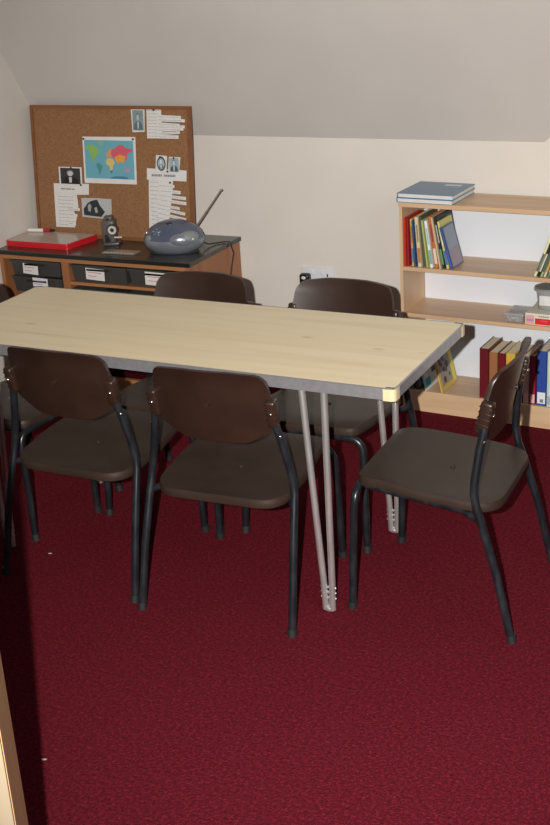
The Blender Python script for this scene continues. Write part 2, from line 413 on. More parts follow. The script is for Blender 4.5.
for i, (xb, xt, th, h, d, col, lb) in enumerate(tops):
    ln = lean_for(xb, xt, h)
    r, _ = book(xb-.0025, Z1, th, h, d, col, lb, ln, group=G1, y0=.010+.004*(i % 3))
    if i in (2, 4, 7, 8, 10, 11):
        pc = {2: (.10, .20, .32), 4: (.45, .20, .10), 7: (.20, .40, .30), 8: (.75, .60, .45), 10: (.10, .35, .15), 11: (.08, .16, .45)}[i]
        patch(r, 'spine_print', th*.15, th*.85, h*.08, h*.38, cm('print_%d' % i, pc), 'spine')
        patch(r, 'spine_title', th*.3, th*.7, h*.5, h*.85, cm('title_%d' % i, {2: (.6, .08, .04), 4: (.25, .22, .15), 7: (.35, .5, .5), 8: (.3, .05, .03), 10: (.5, .5, .45), 11: (.75, .75, .7)}[i]), 'spine')
h = .160; r, _ = book(.1960, Z1, .012, h, .105, (.06, .10, .22), 'blue-grey covered book facing right, last of the leaning row on top shelf', lean_for(.1960, .1530, h), group=G1)
patch(r, 'cover_picture', .006, .099, .070, .154, cm('grey_blue', (.24, .29, .38), .3), 'right', .012)
patch(r, 'cover_band', .006, .099, .006, .069, cm('grey_mauve', (.28, .22, .26), .3), 'right', .012)
patch(r, 'spine_print', .003, .009, .01, .07, cm('royal', (.05, .12, .5)), 'spine')
# right end of the top shelf, leaning to the right
G1b = 'books leaning at right end of the top shelf'
for k, (xb, col, lb) in enumerate([(.512, (.70, .70, .42), 'thin cream-green book, leftmost of those leaning at the right edge of top shelf'),
                                   (.5235, (.02, .025, .02), 'thin black book second in the group leaning at the right edge of top shelf'),
                                   (.535, (.30, .38, .20), 'moss green book third in the group leaning at the right edge of top shelf'),
                                   (.547, (.60, .52, .38), 'tan book fourth in the group leaning at the right edge of top shelf'),
                                   (.560, (.12, .20, .12), 'dark green book fifth in the group leaning at the right edge of top shelf')]):
    r, _ = book(xb, Z1+.0034, .0095, .19, .15, col, lb, -.36, group=G1b)
    patch(r, 'spine_print', .0015, .008, .02, .09, cm('pr_b%d' % k, [(.1, .1, .1), (.5, .5, .4), (.06, .1, .08), (.55, .3, .05), (.6, .6, .5)][k]), 'spine')
# flat pads on top
for z, hh, lb in ((BH, .017, 'blue covered pad lying flat on the bookcase, lower of the two'), (BH+.0172, .017, 'blue covered pad with a white label, upper of the two on the bookcase')):
    dx = 0 if z == BH else .002
    p = thing('drawing_pad', lb, 'pad', BL(-.008+dx, -.002+dx, z), (0, 0, BTH-.01), 'blue pads on top of the bookcase')
    MB().b2((.003, .003, .0018), (.216, .214, hh-.0018)).obj('page_block', M['paper'], p, smooth=False)
    m = MB(); m.b2((0, 0, 0), (.219, .217, .002)); m.b2((0, 0, hh-.002), (.219, .217, hh)); m.b2((0, 0, 0), (.002, .217, hh)) 
    m.obj('cover', cm('pad_blue', (.10, .19, .30), .35), p, smooth=False)
    if z > BH: MB().b2((.12, .165, hh), (.185, .185, hh+.0006)).obj('sticker', cm('sticker_pale', (.55, .62, .66)), p, smooth=False)
# bottom shelf
Z3 = .0854; G3 = 'hardback books upright on the bottom shelf'
for (x, th, h, d, col, lb) in [
    (.311, .036, .197, .150, (.12, .007, .011), 'tall dark red hardback, leftmost upright book on the bottom shelf'),
    (.348, .034, .186, .150, (.30, .125, .05), 'orange-brown hardback right of the tall dark red one on bottom shelf'),
    (.384, .026, .186, .150, (.15, .008, .012), 'shorter dark red hardback between orange-brown and yellow books'),
    (.413, .036, .190, .150, (.55, .38, .05), 'yellow book with orange emblem on its spine on the bottom shelf'),
    (.452, .026, .185, .145, (.16, .03, .03), 'maroon book right of the yellow one, behind the chair back'),
    (.480, .024, .185, .145, (.45, .30, .25), 'faded pinkish book behind the side-on chair back on bottom shelf'),
    (.506, .022, .190, .145, (.25, .02, .04), 'crimson book directly left of the tall blue book on bottom shelf'),
    (.532, .036, .212, .155, (.025, .065, .30), 'tall blue book with white foot label on the bottom shelf'),
    (.570, .030, .212, .155, (.50, .60, .60), 'pale grey-green book at far right edge of the bottom shelf')]:
    r, _ = book(x, Z3, th, h, d, col, lb, 0, group=G3)
    if 'emblem' in lb:
        MB().cyl((th/2, -.0008, h-.035), (th/2, .0004, h-.035), .011, 20).obj('emblem', cm('emblem_orange', (.75, .28, .02)), r)
    if 'white foot' in lb: patch(r, 'spine_label', .003, th-.003, .008, .052, cm('label_white', (.7, .74, .78)), 'spine'); patch(r, 'label_print', .012, th-.010, .012, .026, M['inkblue'], 'spine')
    if 'crimson' in lb or 'pinkish' in lb: patch(r, 'spine_label', .003, th-.003, .006, .04, cm('label_pink', (.7, .42, .40)), 'spine')
    if 'grey-green' in lb: patch(r, 'spine_label', .003, th-.003, .006, .04, cm('label_grey', (.35, .4, .42)), 'spine')
G4 = 'booklets leaning at left end of the bottom shelf'
for (xb, th, h, d, lean, col, lb) in [
    (.024, .009, .180, .14, .055, (.035, .03, .03), 'thin black book at the left end of the bottom shelf'),
    (.036, .008, .185, .14, .07, (.16, .17, .18), 'thin grey book next to the black one under the table corner'),
    (.055, .014, .180, .14, .12, (.10, .05, .04), 'dark brown book left of the white and teal booklet'),
    (.092, .008, .150, .14, .20, (.72, .74, .76), 'white and teal booklet leaning on the bottom shelf'),
    (.158, .009, .190, .150, .24, (.62, .42, .10), 'picture book with yellow edges leaning on the bottom shelf')]:
    r, _ = book(xb, Z3, th, h, d, col, lb, lean, group=G4, y0=.006)
    if 'teal' in lb:
        patch(r, 'cover_picture', .004, .05, .010, .045, cm('teal', (.05, .45, .52)), 'right', th); patch(r, 'cover_print', .075, .12, .05, .09, M['inkblue'], 'right', th)
    if 'picture book' in lb:
        patch(r, 'cover_field', .012, .115, .02, .165, cm('pic_grey', (.30, .27, .22)), 'right', th)
        m = MB(); rr = random.Random(3)
        for k in range(16):
            y = rr.uniform(.02, .105); z = rr.uniform(.035, .155)
            m.ball((th+.0007, y, z), rr.uniform(.006, .014), (.06, 1, 1), 10)
        m.obj('cover_picture', cm('pic_dark', (.07, .025, .03)), r)
        patch(r, 'cover_border', .118, .146, .01, .17, cm('pic_yellow', (.75, .62, .06)), 'right', th)
# boxes on middle shelf
Z2 = .3950
def clearmat(name, col, alpha): return cm(name, col, .15, alpha=alpha)
p = thing('plastic_box', 'small clear plastic box of bits on the middle shelf', 'box', BL(.405, .012, Z2+.001), (0, 0, BTH))
m = MB(); m.box((.035, .055, .014), (.068, .105, .028), bev=.004); m.obj('body', clearmat('clear_grey', (.50, .51, .53), .35), p)
m = MB(); m.box((.035, .055, .030), (.072, .110, .005), bev=.002); m.obj('lid', clearmat('clear_lid', (.62, .63, .65), .42), p)
m = MB()
rr = random.Random(5)
for k in range(14): m.box((rr.uniform(.01, .06), rr.uniform(.01, .1), rr.uniform(.006, .02)), (.014, .02, .006), rot=(rr.random(), rr.random(), rr.random()*3))
m.obj('contents', cm('bits', (.32, .30, .30)), p)
p = thing('card_game_box', 'flat cream and red cardboard box on the middle shelf', 'box', BL(.484, .010, Z2), (0, 0, BTH))
MB().box((.085, .075, .0215), (.17, .15, .043), bev=.0015).obj('body', cm('box_cream', (.66, .62, .52)), p, smooth=False)
MB().b2((.037, -.0008, .003), (.125, .0002, .026)).obj('red_label', cm('box_red', (.60, .02, .02)), p, smooth=False)
MB().b2((.003, -.0008, .002), (.034, .0002, .036)).obj('picture_label', cm('box_pinkish', (.62, .35, .34)), p, smooth=False)
m = MB()
for q in range(3): m.b2((.008+q*.008, -.0014, .014), (.013+q*.008, -.0006, .022))
m.obj('label_print', M['inkblue'], p, smooth=False)
m = MB()
for q in range(5): m.b2((.050+q*.008, -.0008, .031), (.056+q*.008, .0002, .036))
for q in range(4): m.b2((.060+q*.006, -.0014, .016), (.064+q*.006, -.0006, .019))
m.obj('box_print', M['ink'], p, smooth=False)
p = thing('plastic_tub', 'translucent grey lidded tub on top of the cream and red box', 'tub', BL(.545, .085, Z2+.0432), (0, 0, BTH))
t = bmesh.new(); prof = [(.030, 0), (.034, .004), (.042, .070), (.050, .071), (.050, .077), (.043, .078), (.0405, .075), (.033, .008), (.0, .006)]
rings = [[t.verts.new((a*1.05*math.cos(2*PI*k/28), a*math.sin(2*PI*k/28), z)) for k in range(28)] for a, z in prof if a > 0]
for a, b in zip(rings, rings[1:]):
    for k in range(28): t.faces.new((a[k], a[(k+1) % 28], b[(k+1) % 28], b[k]))
t.faces.new(rings[0]); t.faces.new(rings[-1])
m = MB(); m.add(t); m.obj('body', clearmat('clear_tub', (.45, .47, .48), .5), p)
m = MB(); m.cyl((0, 0, .0755), (0, 0, .083), .050, 28); m.obj('lid', clearmat('tub_lid', (.30, .31, .31), .75), p)
m = MB(); m.box((0, -.041, .040), (.04, .004, .036), bev=.001); m.obj('paper_label', M['paper'], p)
m = MB()
for k in range(8): m.box((rr.uniform(-.018, .018), rr.uniform(-.015, .018), .016+k*.006), (.024, .02, .008), rot=(rr.random()*.4, 0, rr.random()*3))
m.obj('contents', cm('bits2', (.22, .20, .19)), p)
p = thing('plastic_scraper', 'loose grey plastic piece behind the cream and red box', 'plastic piece', BL(.500, .170, Z2), (0, 0, BTH))
MB().box((0, 0, .03), (.05, .012, .06), rot=(.0, .5, 0), bev=.003).obj('blade', cm('loose_grey', (.30, .27, .27)), p)

# ------------------------------------------------------------------ tray cabinet
CZ = .5865; CX0, CX1, CY0 = XW+.006, -2.405, 4.035
cab = thing('tray_cabinet', 'low wooden tray storage cabinet with a dark worktop in the corner', 'cabinet', ((CX0+CX1)/2, 4.25, 0))
cx_ = (CX0+CX1)/2
def cb(lo, hi, bev=0): return MB().b2((lo[0]-cx_, lo[1]-4.25, lo[2]), (hi[0]-cx_, hi[1]-4.25, hi[2]), bev)
cb((CX0-.005, 4.020, CZ-.018), (CX1+.008, YW-.003, CZ), .002).obj('worktop', M['slate'], cab, smooth=False)
cb((CX0-.006, 4.0165, CZ-.0175), (CX1+.010, 4.0205, CZ-.0015), .001).obj('worktop_edging', M['edgeblack'], cab, smooth=False)
cb((CX0, CY0, 0), (CX0+.018, YW-.006, CZ-.018)).obj('side_panel', M['cabwood'], cab, smooth=False)
cb((CX1-.018, CY0, 0), (CX1, YW-.006, CZ-.018)).obj('side_panel', M['cabwood'], cab, smooth=False)
cb((CX0+.018, YW-.014, .02), (CX1-.018, YW-.006, CZ-.018)).obj('back_panel', M['cabwood'], cab, smooth=False)
cb((-3.020, CY0+.002, .06), (-2.985, YW-.014, CZ-.037)).obj('divider', M['cabwood'], cab, smooth=False)
cb((CX0+.018, CY0-.003, CZ-.037), (CX1-.018, CY0+.018, CZ-.018)).obj('front_rail', M['cabrail'], cab, smooth=False)
cb((CX0+.018, CY0+.002, 0), (CX1-.018, CY0+.02, .06)).obj('plinth', M['cabrail'], cab, smooth=False)
for z in (.468, .370, .272, .174):
    cb((-2.985, CY0+.001, z-.012), (CX1-.018, YW-.02, z)).obj('tray_runner', M['cabrail'], cab, smooth=False)
def tray(x0, x1, z0, h, lab, yo=0):
    """plastic tray with a lip, tapered body and front label"""
    p = thing('storage_tray', lab, 'tray', ((x0+x1)/2, CY0+.004+yo, z0), group='grey storage trays in the cabinet')
    wd = x1-x0; m = MB(); t = bmesh.new(); d = .34
    def rg(wx, y0, y1, z): return [t.verts.new(v) for v in ((-wx/2, y0, z), (wx/2, y0, z), (wx/2, y1, z), (-wx/2, y1, z))]
    L = [rg(wd-.02, .010, d-.01, 0), rg(wd-.006, .003, d, h-.008), rg(wd, -.003, d+.004, h-.008), rg(wd, -.003, d+.004, h), rg(wd-.008, .002, d, h), rg(wd-.024, .013, d-.012, .004)]
    for a, b in zip(L, L[1:]):
        for k in range(4): t.faces.new((a[k], a[(k+1) % 4], b[(k+1) % 4], b[k]))
    t.faces.new(L[0][::-1]); t.faces.new(L[-1])
    m.add(t); m.obj('tray_body', M['tray'], p, smooth=False)
    MB().b2((-wd*.2, -.0045, h-.02), (wd*.2, -.003, h-.012)).obj('finger_grip', M['dark'], p, smooth=False)
    return p
def tlabel(p, x0, x1, z0, z1, y, tilt=.03, inkm='inkred'):
    o = MB().b2((x0, y-.001, z0), (x1, y, z1)).obj('paper_label', M['paper'], p, rot=(0, tilt, 0), smooth=False)
    m = MB(); ww_ = x1-x0; hh = z1-z0
    for r_ in range(2):
        x = x0+ww_*.12
        zz = z1-hh*(.35+.33*r_)
        for k in range(5 if r_ == 0 else 4):
            l = ww_*random.uniform(.08, .16); m.b2((x, y-.0016, zz-.0015), (x+l, y-.0008, zz+.0012)); x += l+ww_*.02
    m.obj('handwriting', M[inkm], o, smooth=False)
p = tray(-3.285, -3.028, .478, .066, 'grey tray with tilted white label, top left bay of the cabinet'); tlabel(p, -.062, .014, .008, .052, -.0035, .06)
p = tray(-3.285, -3.028, .405, .068, 'grey tray below the top left one, its label just above the tabletop'); tlabel(p, -.020, .056, .030, .068, -.0035, .03, 'inkblue')
p = tray(-2.978, -2.705, .469, .072, 'grey tray with red-lettered label, middle of the top cabinet row'); tlabel(p, -.060, .030, .014, .062, -.0035, .04)
p = tray(-2.697, -2.432, .469, .072, 'grey tray with white label at top right of the cabinet'); tlabel(p, -.052, .050, .012, .066, -.0035, .02)
p = tray(-2.978, -2.705, .371, .070, 'dark grey tray under the runner in the middle of the cabinet')
p = tray(-2.697, -2.432, .371, .070, 'dark grey tray with yellow label below the top right tray'); o = MB().b2((-.05, -.004, .03), (-.01, -.003, .066)).obj('paper_label', cm('yellow_label', (.60, .50, .12)), p, smooth=False)

# ------------------------------------------------------------------ cork board and what is pinned to it
LEAN = math.atan(.1)
bR = Matrix.Rotation(-LEAN, 4, 'X')
B0 = Vector((-2.918, 4.290, CZ+.0005)); off = .032
cbd = thing('cork_board', 'large cork notice board in a thin wooden frame leaning on the cabinet', 'notice board', B0, (-LEAN, 0, 0))
bw, bh = .392, .553
MB().b2((-bw+.008, .002, .008), (bw-.008, .014, bh-.008)).obj('cork_panel', M['cork'], cbd, smooth=False)
m = MB(); m.b2((-bw, -.003, 0), (-bw+.014, .016, bh)); m.b2((bw-.014, -.003, 0), (bw, .016, bh)); m.b2((-bw+.014, -.003, 0), (bw-.014, .016, .014)); m.b2((-bw+.014, -.003, bh-.014), (bw-.014, .016, bh))
m.obj('frame', M['corkframe'], cbd, smooth=False)
def on_board(x, z, d=.0): return B0 + bR.to_3x3() @ Vector((x-off, .002-d, z))
def sheet(name, label, cat, poly, m, layer=1, group=None):
    cx = sum(a for a, b in poly)/len(poly); cz = sum(b for a, b in poly)/len(poly)
    d = .0006+.0012*layer
    o = thing(name, label, cat, on_board(cx, cz, d), (-LEAN, 0, 0), group)
    loc = [(a-cx, b-cz) for a, b in poly]
    flat(loc, -.0006, 0).obj('paper', m, o, smooth=False)
    return o, cx, cz
MX = Matrix(((1, 0, 0, 0), (0, 0, 1, 0), (0, 1, 0, 0), (0, 0, 0, 1)))     # (x, z, y) order
def flat(poly, y0, y1):
    return MB().prism(poly, y0, y1, MX)
def textlines(m, x0, x1f, z0, z1, n, y=-.0012, rnd=None, th=.0016):
    for i in range(n):
        z = z1 - (z1-z0)*i/max(1, n-1); x = x0; xe = x1f(i) if callable(x1f) else x1f
        while x < xe-.006:
            l = min(random.uniform(.007, .02), xe-x); m.b2((x, y, z-th/2), (x+l, y+.0006, z+th/2)); x += l+.003
# world map
o, cx, cz = sheet('world_map', 'colourful world map on white paper at the centre of the cork board', 'map', [(-.100, .234), (.160, .236), (.163, .429), (-.099, .426)], M['paper'], 2)
def mp(name, pts, col, lay=1, s=.242, hgt=.158, x0=-.091, z1=.413):
    P = [(x0+a*s-cx, z1-b*hgt-cz) for a, b in pts]
    flat(P, -.0006-.0005*lay, -.0001-.0005*lay).obj(name, cm('map_'+name, col), o, smooth=False)
mp('sea', [(0, 0), (1, 0), (1, 1), (0, 1)], (.13, .36, .46))
mp('north_america', [(.03, .22), (.08, .13), (.18, .12), (.27, .20), (.31, .30), (.25, .38), (.23, .45), (.19, .50), (.22, .58), (.18, .56), (.13, .45), (.11, .34), (.08, .27)], (.22, .42, .10), 2)
mp('greenland', [(.27, .02), (.40, .02), (.38, .12), (.33, .17), (.29, .10)], (.20, .40, .22), 2)
mp('south_america', [(.24, .60), (.30, .60), (.36, .68), (.33, .78), (.30, .88), (.27, .90), (.27, .78), (.23, .68)], (.06, .26, .22), 2)
mp('africa', [(.44, .50), (.50, .46), (.58, .48), (.61, .58), (.57, .66), (.56, .76), (.52, .80), (.50, .68), (.43, .60)], (.62, .47, .16), 2)
mp('southern_africa', [(.51, .79), (.56, .77), (.55, .84), (.52, .84)], (.06, .14, .10), 3)
mp('europe', [(.43, .42), (.48, .30), (.53, .20), (.57, .26), (.57, .38), (.52, .44), (.46, .46)], (.62, .28, .12), 2)
mp('asia', [(.54, .34), (.56, .24), (.64, .20), (.72, .10), (.80, .12), (.84, .18), (.98, .22), (.97, .28), (.88, .32), (.86, .46), (.80, .56), (.76, .50), (.70, .56), (.66, .48), (.58, .46)], (.55, .10, .14), 3)
mp('south_asia', [(.62, .42), (.72, .36), (.84, .40), (.82, .52), (.78, .58), (.72, .54), (.68, .60), (.64, .52)], (.70, .30, .06), 4)
mp('australia', [(.80, .74), (.86, .70), (.92, .74), (.91, .82), (.85, .82), (.80, .80)], (.40, .25, .42), 2)
mp('antarctica', [(.50, .97), (.60, .93), (.75, .92), (.88, .95), (.86, .99), (.52, .99)], (.04, .20, .34), 2)
# portraits: generic seated figures, no real likeness
def portrait(o, w_, h_, bg, coat, hair, face, lay=1, oval=False):
    y = -.0011
    if oval:
        P = [(w_*.40*math.cos(a*PI/12), h_*.44*math.sin(a*PI/12)) for a in range(24)]
        flat(P, y, y+.0005).obj('oval_border', cm('oval_dark', (.05, .07, .08)), o, smooth=False)
        flat([(x*.74, z*.76) for x, z in P], y-.0004, y).obj('background', cm('bg_'+bg[0], bg[1]), o, smooth=False); y -= .0004
    else:
        flat([(-w_*.43, -h_*.44), (w_*.43, -h_*.44), (w_*.43, h_*.44), (-w_*.43, h_*.44)], y, y+.0005).obj('background', cm('bg_'+bg[0], bg[1]), o, smooth=False)
    s = .7 if oval else 1
    flat([(-w_*.34*s, -h_*.40*s), (w_*.34*s, -h_*.40*s), (w_*.30*s, -h_*.16), (w_*.12*s, -h_*.04), (-w_*.12*s, -h_*.04), (-w_*.30*s, -h_*.16)], y-.0005, y).obj('coat', cm('coat_'+bg[0], coat), o, smooth=False)
    flat([(-w_*.05, -h_*.36*s), (w_*.05, -h_*.36*s), (w_*.07, -h_*.06), (-w_*.07, -h_*.06)], y-.0008, y-.0004).obj('shirt', cm('shirt_'+bg[0], face), o, smooth=False)
    flat([(w_*.15*math.cos(a*PI/8), h_*.17+h_*.15*math.sin(a*PI/8)) for a in range(16)], y-.0007, y-.0002).obj('hair', cm('hair_'+bg[0], hair), o, smooth=False)
    flat([(w_*.11*math.cos(a*PI/8), h_*.13+h_*.14*math.sin(a*PI/8)) for a in range(16)], y-.0010, y-.0006).obj('face', cm('face_'+bg[0], face), o, smooth=False)
GP = 'black and white portrait pictures on the cork board'
o, cx, cz = sheet('portrait_picture', 'black and white portrait of a person in dark coat, left side of cork board', 'picture', [(-.229, .222), (-.112, .223), (-.111, .299), (-.229, .298)], M['paper'], 3, GP)
portrait(o, .118, .076, ('a', (.03, .03, .035)), (.006, .006, .008), (.25, .25, .25), (.5, .5, .5))
o, cx, cz = sheet('portrait_picture', 'narrow blue-grey portrait left of the upper cut-paper sheet', 'picture', [(.150, .448), (.208, .450), (.212, .543), (.146, .541)], M['paper'], 1, GP)
portrait(o, .060, .092, ('b', (.20, .26, .28)), (.10, .14, .16), (.10, .13, .14), (.40, .47, .49))
o, cx, cz = sheet('portrait_picture', 'small oval-framed portrait above the title strip on the cork board', 'picture', [(.254, .292), (.305, .290), (.312, .356), (.259, .359)], M['paper'], 3, GP)
portrait(o, .052, .066, ('c', (.36, .45, .50)), (.14, .18, .20), (.2, .24, .26), (.55, .62, .65), oval=True)
o, cx, cz = sheet('portrait_picture', 'small rectangular portrait right of the oval-framed one on cork board', 'picture', [(.314, .290), (.365, .288), (.374, .352), (.320, .353)], M['paper'], 3, GP)
portrait(o, .052, .064, ('d', (.30, .38, .42)), (.06, .10, .12), (.12, .16, .18), (.5, .58, .6))
# sheets with cut strips
def strips_sheet(label, base, strips, lines, x0, x1, heading=None, nlayer=1, title=None):
    o, cx, cz = sheet('text_sheet', label, 'paper', base, M['paper'], nlayer, 'cut paper text sheets on the cork board')
    for (xs, z, l, hgt, a) in strips:
        flat([(0, -hgt/2), (l, -hgt/2), (l, hgt/2), (0, hgt/2)], -.0006, 0).obj('paper_strip', M['paper'], o, loc=(xs-cx, -.0007-.00015*(strips.index((xs, z, l, hgt, a)) % 3), z-cz), rot=(0, a, 0), smooth=False)
        m = MB(); textlines(m, .006, l-.01, 0, 0, 1, y=-.0016, th=.0014)
        m.obj('print', M['ink'], o, loc=(xs-cx, -.0007, z-cz), rot=(0, a, 0), smooth=False)
    m = MB()
    textlines(m, x0-cx, (x1-cx), lines[0]-cz, lines[1]-cz, lines[2])
    m.obj('print', M['ink'], o, smooth=False)
    if title:
        m = MB(); x = title[0]-cx
        for wl in title[3]:
            m.b2((x, -.0014, title[2]-cz-.0026), (x+wl, -.0006, title[2]-cz+.0026)); x += wl+.004
        m.obj('heading_print', M['ink'], o, smooth=False)
    return o
strips_sheet('cut-paper text sheet with fanned strips at top right of the cork board',
    [(.219, .424), (.290, .426), (.290, .547), (.221, .545)],
    [(.27, .512, .112, .013, -.0+.03), (.27, .499, .130, .012, .02), (.27, .484, .105, .011, .05), (.27, .470, .128, .012, -.02), (.27, .457, .122, .012, -.06), (.27, .443, .105, .010, -.07), (.27, .432, .098, .014, .0)],
    (.434, .535, 9), .226, .284)
strips_sheet('long cut-paper text sheet with fanned strips at lower right of cork board',
    [(.210, .046), (.300, .044), (.330, .215), (.334, .258), (.218, .262)],
    [(.26, .235, .080, .013, .02), (.27, .214, .098, .014, .04), (.26, .196, .133, .013, .07), (.26, .178, .134, .013, .09), (.25, .158, .112, .011, .12), (.25, .144, .138, .012, .15), (.25, .124, .142, .012, .17), (.24, .106, .140, .012, .16), (.24, .088, .140, .013, .12), (.24, .070, .132, .013, .05), (.24, .054, .134, .015, 0)],
    (.06, .248, 12), .224, .262, nlayer=1)
o, cx, cz = sheet('title_strip', 'wide white strip with a two-word heading above the long text sheet', 'paper', [(.210, .258), (.398, .256), (.400, .300), (.212, .304)], M['paper'], 2)
m = MB(); x = .234-cx
for wl in (.008, .006, .008, .005, .007, .006, 0, .008, .006, .007, .006, .005, .007, .004):
    if wl: m.b2((x, -.0014, .272-cz), (x+wl, -.0006, .281-cz))
    x += wl+(.0018 if wl else .008)
m.obj('heading_print', M['ink'], o, smooth=False)
strips_sheet('white text sheet with jagged right edge at lower left of the cork board',
    [(-.262, .040), (-.165, .042), (-.160, .060), (-.152, .085), (-.165, .110), (-.140, .130), (-.145, .182), (-.083, .184), (-.080, .230), (-.262, .227)],
    [(-.20, .120, .066, .012, .0), (-.20, .098, .052, .011, .08), (-.20, .058, .042, .016, .0)],
    (.052, .172, 9), -.245, -.165, nlayer=1, title=(-.225, 0, .205, (.022, .028, .012)))
# horse-and-figures photograph
o, cx, cz = sheet('torn_picture', 'torn black and white picture with dark figures at left of cork board', 'picture', [(-.122, .090), (-.020, .086), (.028, .108), (.030, .170), (-.040, .172), (-.122, .170)], cm('photo_grey', (.42, .43, .44)), 2)
rr = random.Random(11); m = MB()
flat([(-.112-cx, .098-cz), (-.025-cx, .093-cz), (-.005-cx, .115-cz), (-.028-cx, .140-cz), (-.042-cx, .166-cz), (-.070-cx, .160-cz), (-.090-cx, .150-cz), (-.112-cx, .125-cz)], -.0011, -.0006).obj('dark_figures', cm('photo_black', (.02, .025, .03)), o, smooth=False)
flat([(-.090-cx, .118-cz), (-.078-cx, .112-cz), (-.072-cx, .138-cz), (-.080-cx, .148-cz), (-.09-cx, .14-cz)], -.0015, -.0010).obj('pale_figure', cm('photo_mid', (.30, .32, .34)), o, smooth=False)
flat([(-.052-cx, .108-cz), (-.040-cx, .112-cz), (-.046-cx, .135-cz), (-.058-cx, .130-cz)], -.0015, -.0010).obj('pale_face', cm('photo_mid2', (.34, .33, .32)), o, smooth=False)
# pins
pin0 = None
for (x, z, lb) in [(-.092, .417, 'dark push pin in the top left corner of the world map'), (.153, .420, 'dark push pin in the top right corner of the world map'), (.257, .538, 'dark push pin at top of the upper cut-paper sheet'),
                   (.279, .351, 'dark push pin at top of the oval-framed portrait'), (.343, .348, 'dark push pin at top of the small rectangular portrait'), (.312, .294, 'dark push pin between the two small portraits, at their foot'),
                   (.322, .249, 'dark push pin right of the long text sheet, below the title strip'), (-.165, .295, 'dark push pin at top of the left-hand portrait'), (-.118, .224, 'dark push pin at bottom right of the left-hand portrait')]:
    m = MB(); m.ball((0, -.0035, 0), .0045, (1, .8, 1), 12); m.cyl((0, .008, 0), (0, -.003, 0), .0022, 8)
    o = m.obj('push_pin', M['pin'], loc=on_board(x, z, .0035), rot=(-LEAN, 0, 0)); tag(o, lb, 'pin', 'push pins in the cork board')

# ------------------------------------------------------------------ things on the cabinet
ZT = CZ+.0006
wb = thing('whiteboard', 'red-edged whiteboard lying flat on the left of the dark worktop', 'whiteboard', (-3.02, 4.085, ZT), (0, 0, 0))
wpoly = round_poly([(-.312, 0), (.005, 0), (.035, .190), (-.312, .180)], .014, 5)
MB().prism(wpoly, 0, .024).obj('red_rim', M['red'], wb)
cxx = sum(a for a, b in wpoly)/len(wpoly); cyy = sum(b for a, b in wpoly)/len(wpoly)
MB().prism([(cxx+(a-cxx)*.965, cyy+(b-cyy)*.95) for a, b in wpoly], .023, .0246).obj('writing_surface', M['boardwhite'], wb)
pn = thing('marker_pen', 'white marker pen with red cap lying on the whiteboard', 'pen', (-3.262, 4.250, ZT+.0325), (0, 0, .16))
MB().tube([(-.062, 0, 0), (.012, 0, 0)], [.0075, .0078], 16).obj('barrel', cm('pen_white', (.72, .70, .66), .3), pn)
MB().tube([(.012, 0, 0), (.045, 0, 0)], .0085, 16).obj('cap', cm('pen_red', (.35, .02, .03), .3), pn)
MB().tube([(.045, 0, 0), (.062, 0, 0)], [.007, .005], 16).obj('tip', M['edgeblack'], pn)
# desk pencil sharpener
ps = thing('pencil_sharpener', 'dark grey desktop pencil sharpener with a pale round dial', 'sharpener', (-2.880, 4.225, ZT), (0, 0, .35))
gm = cm('sharp_grey', (.095, .082, .078), .35)
m = MB(); m.box((0, 0, .006), (.064, .070, .012), bev=.004); m.box((-.010, .004, .056), (.056, .058, .096), bev=.009, seg=3); m.box((-.010, .006, .108), (.036, .038, .022), bev=.006, seg=3)
m.obj('body', gm, ps)
m = MB(); m.cyl((.010, -.020, .066), (.010, -.033, .066), .024, 28); m.obj('dial_housing', cm('sharp_dark', (.035, .032, .034), .3), ps)
t = bmesh.new(); N_ = 28
def rng(r, y): return [t.verts.new((.010+r*math.cos(2*PI*k/N_), y, .066+r*math.sin(2*PI*k/N_))) for k in range(N_)]
L = [rng(.0085, -.033), rng(.0085, -.037), rng(.018, -.037), rng(.018, -.033)]
for a, b in zip(L, L[1:]):
    for k in range(N_): t.faces.new((a[k], a[(k+1) % N_], b[(k+1) % N_], b[k]))
m = MB(); m.add(t); m.obj('dial_ring', cm('dial_pale', (.48, .48, .46), .35), ps)
MB().tube([(.016, -.030, .034), (.048, -.030, .034)], .0035, 10).obj('crank_handle', cm('crank', (.62, .55, .48), .3), ps)
MB().box((-.014, -.024, .028), (.024, .004, .034), bev=.001).obj('shavings_drawer', cm('sharp_black', (.02, .02, .022), .3), ps)
MB().cyl((-.010, -.013, .103), (-.010, -.005, .103), .008, 14).obj('pencil_hole', M['chrome'], ps)
# flat packet
pk = thing('clear_packet', 'small flat clear packet at the front edge of the dark worktop', 'packet', (-2.835, 4.068, ZT), (0, 0, .05))
MB().box((.075, .030, .0025), (.15, .055, .005), bev=.001).obj('sleeve', clearmat('packet_clear', (.40, .36, .32), .45), pk)
m = MB()
for k in range(9): m.b2((.006+k*.0155, .004, .0052), (.016+k*.0155, .014, .0058))
m.obj('pale_tabs', cm('tabs', (.55, .52, .48)), pk, smooth=False)
MB().b2((.045, .020, .0052), (.145, .054, .0057)).obj('pink_insert', cm('packet_pink', (.42, .24, .18), .25), pk, smooth=False)
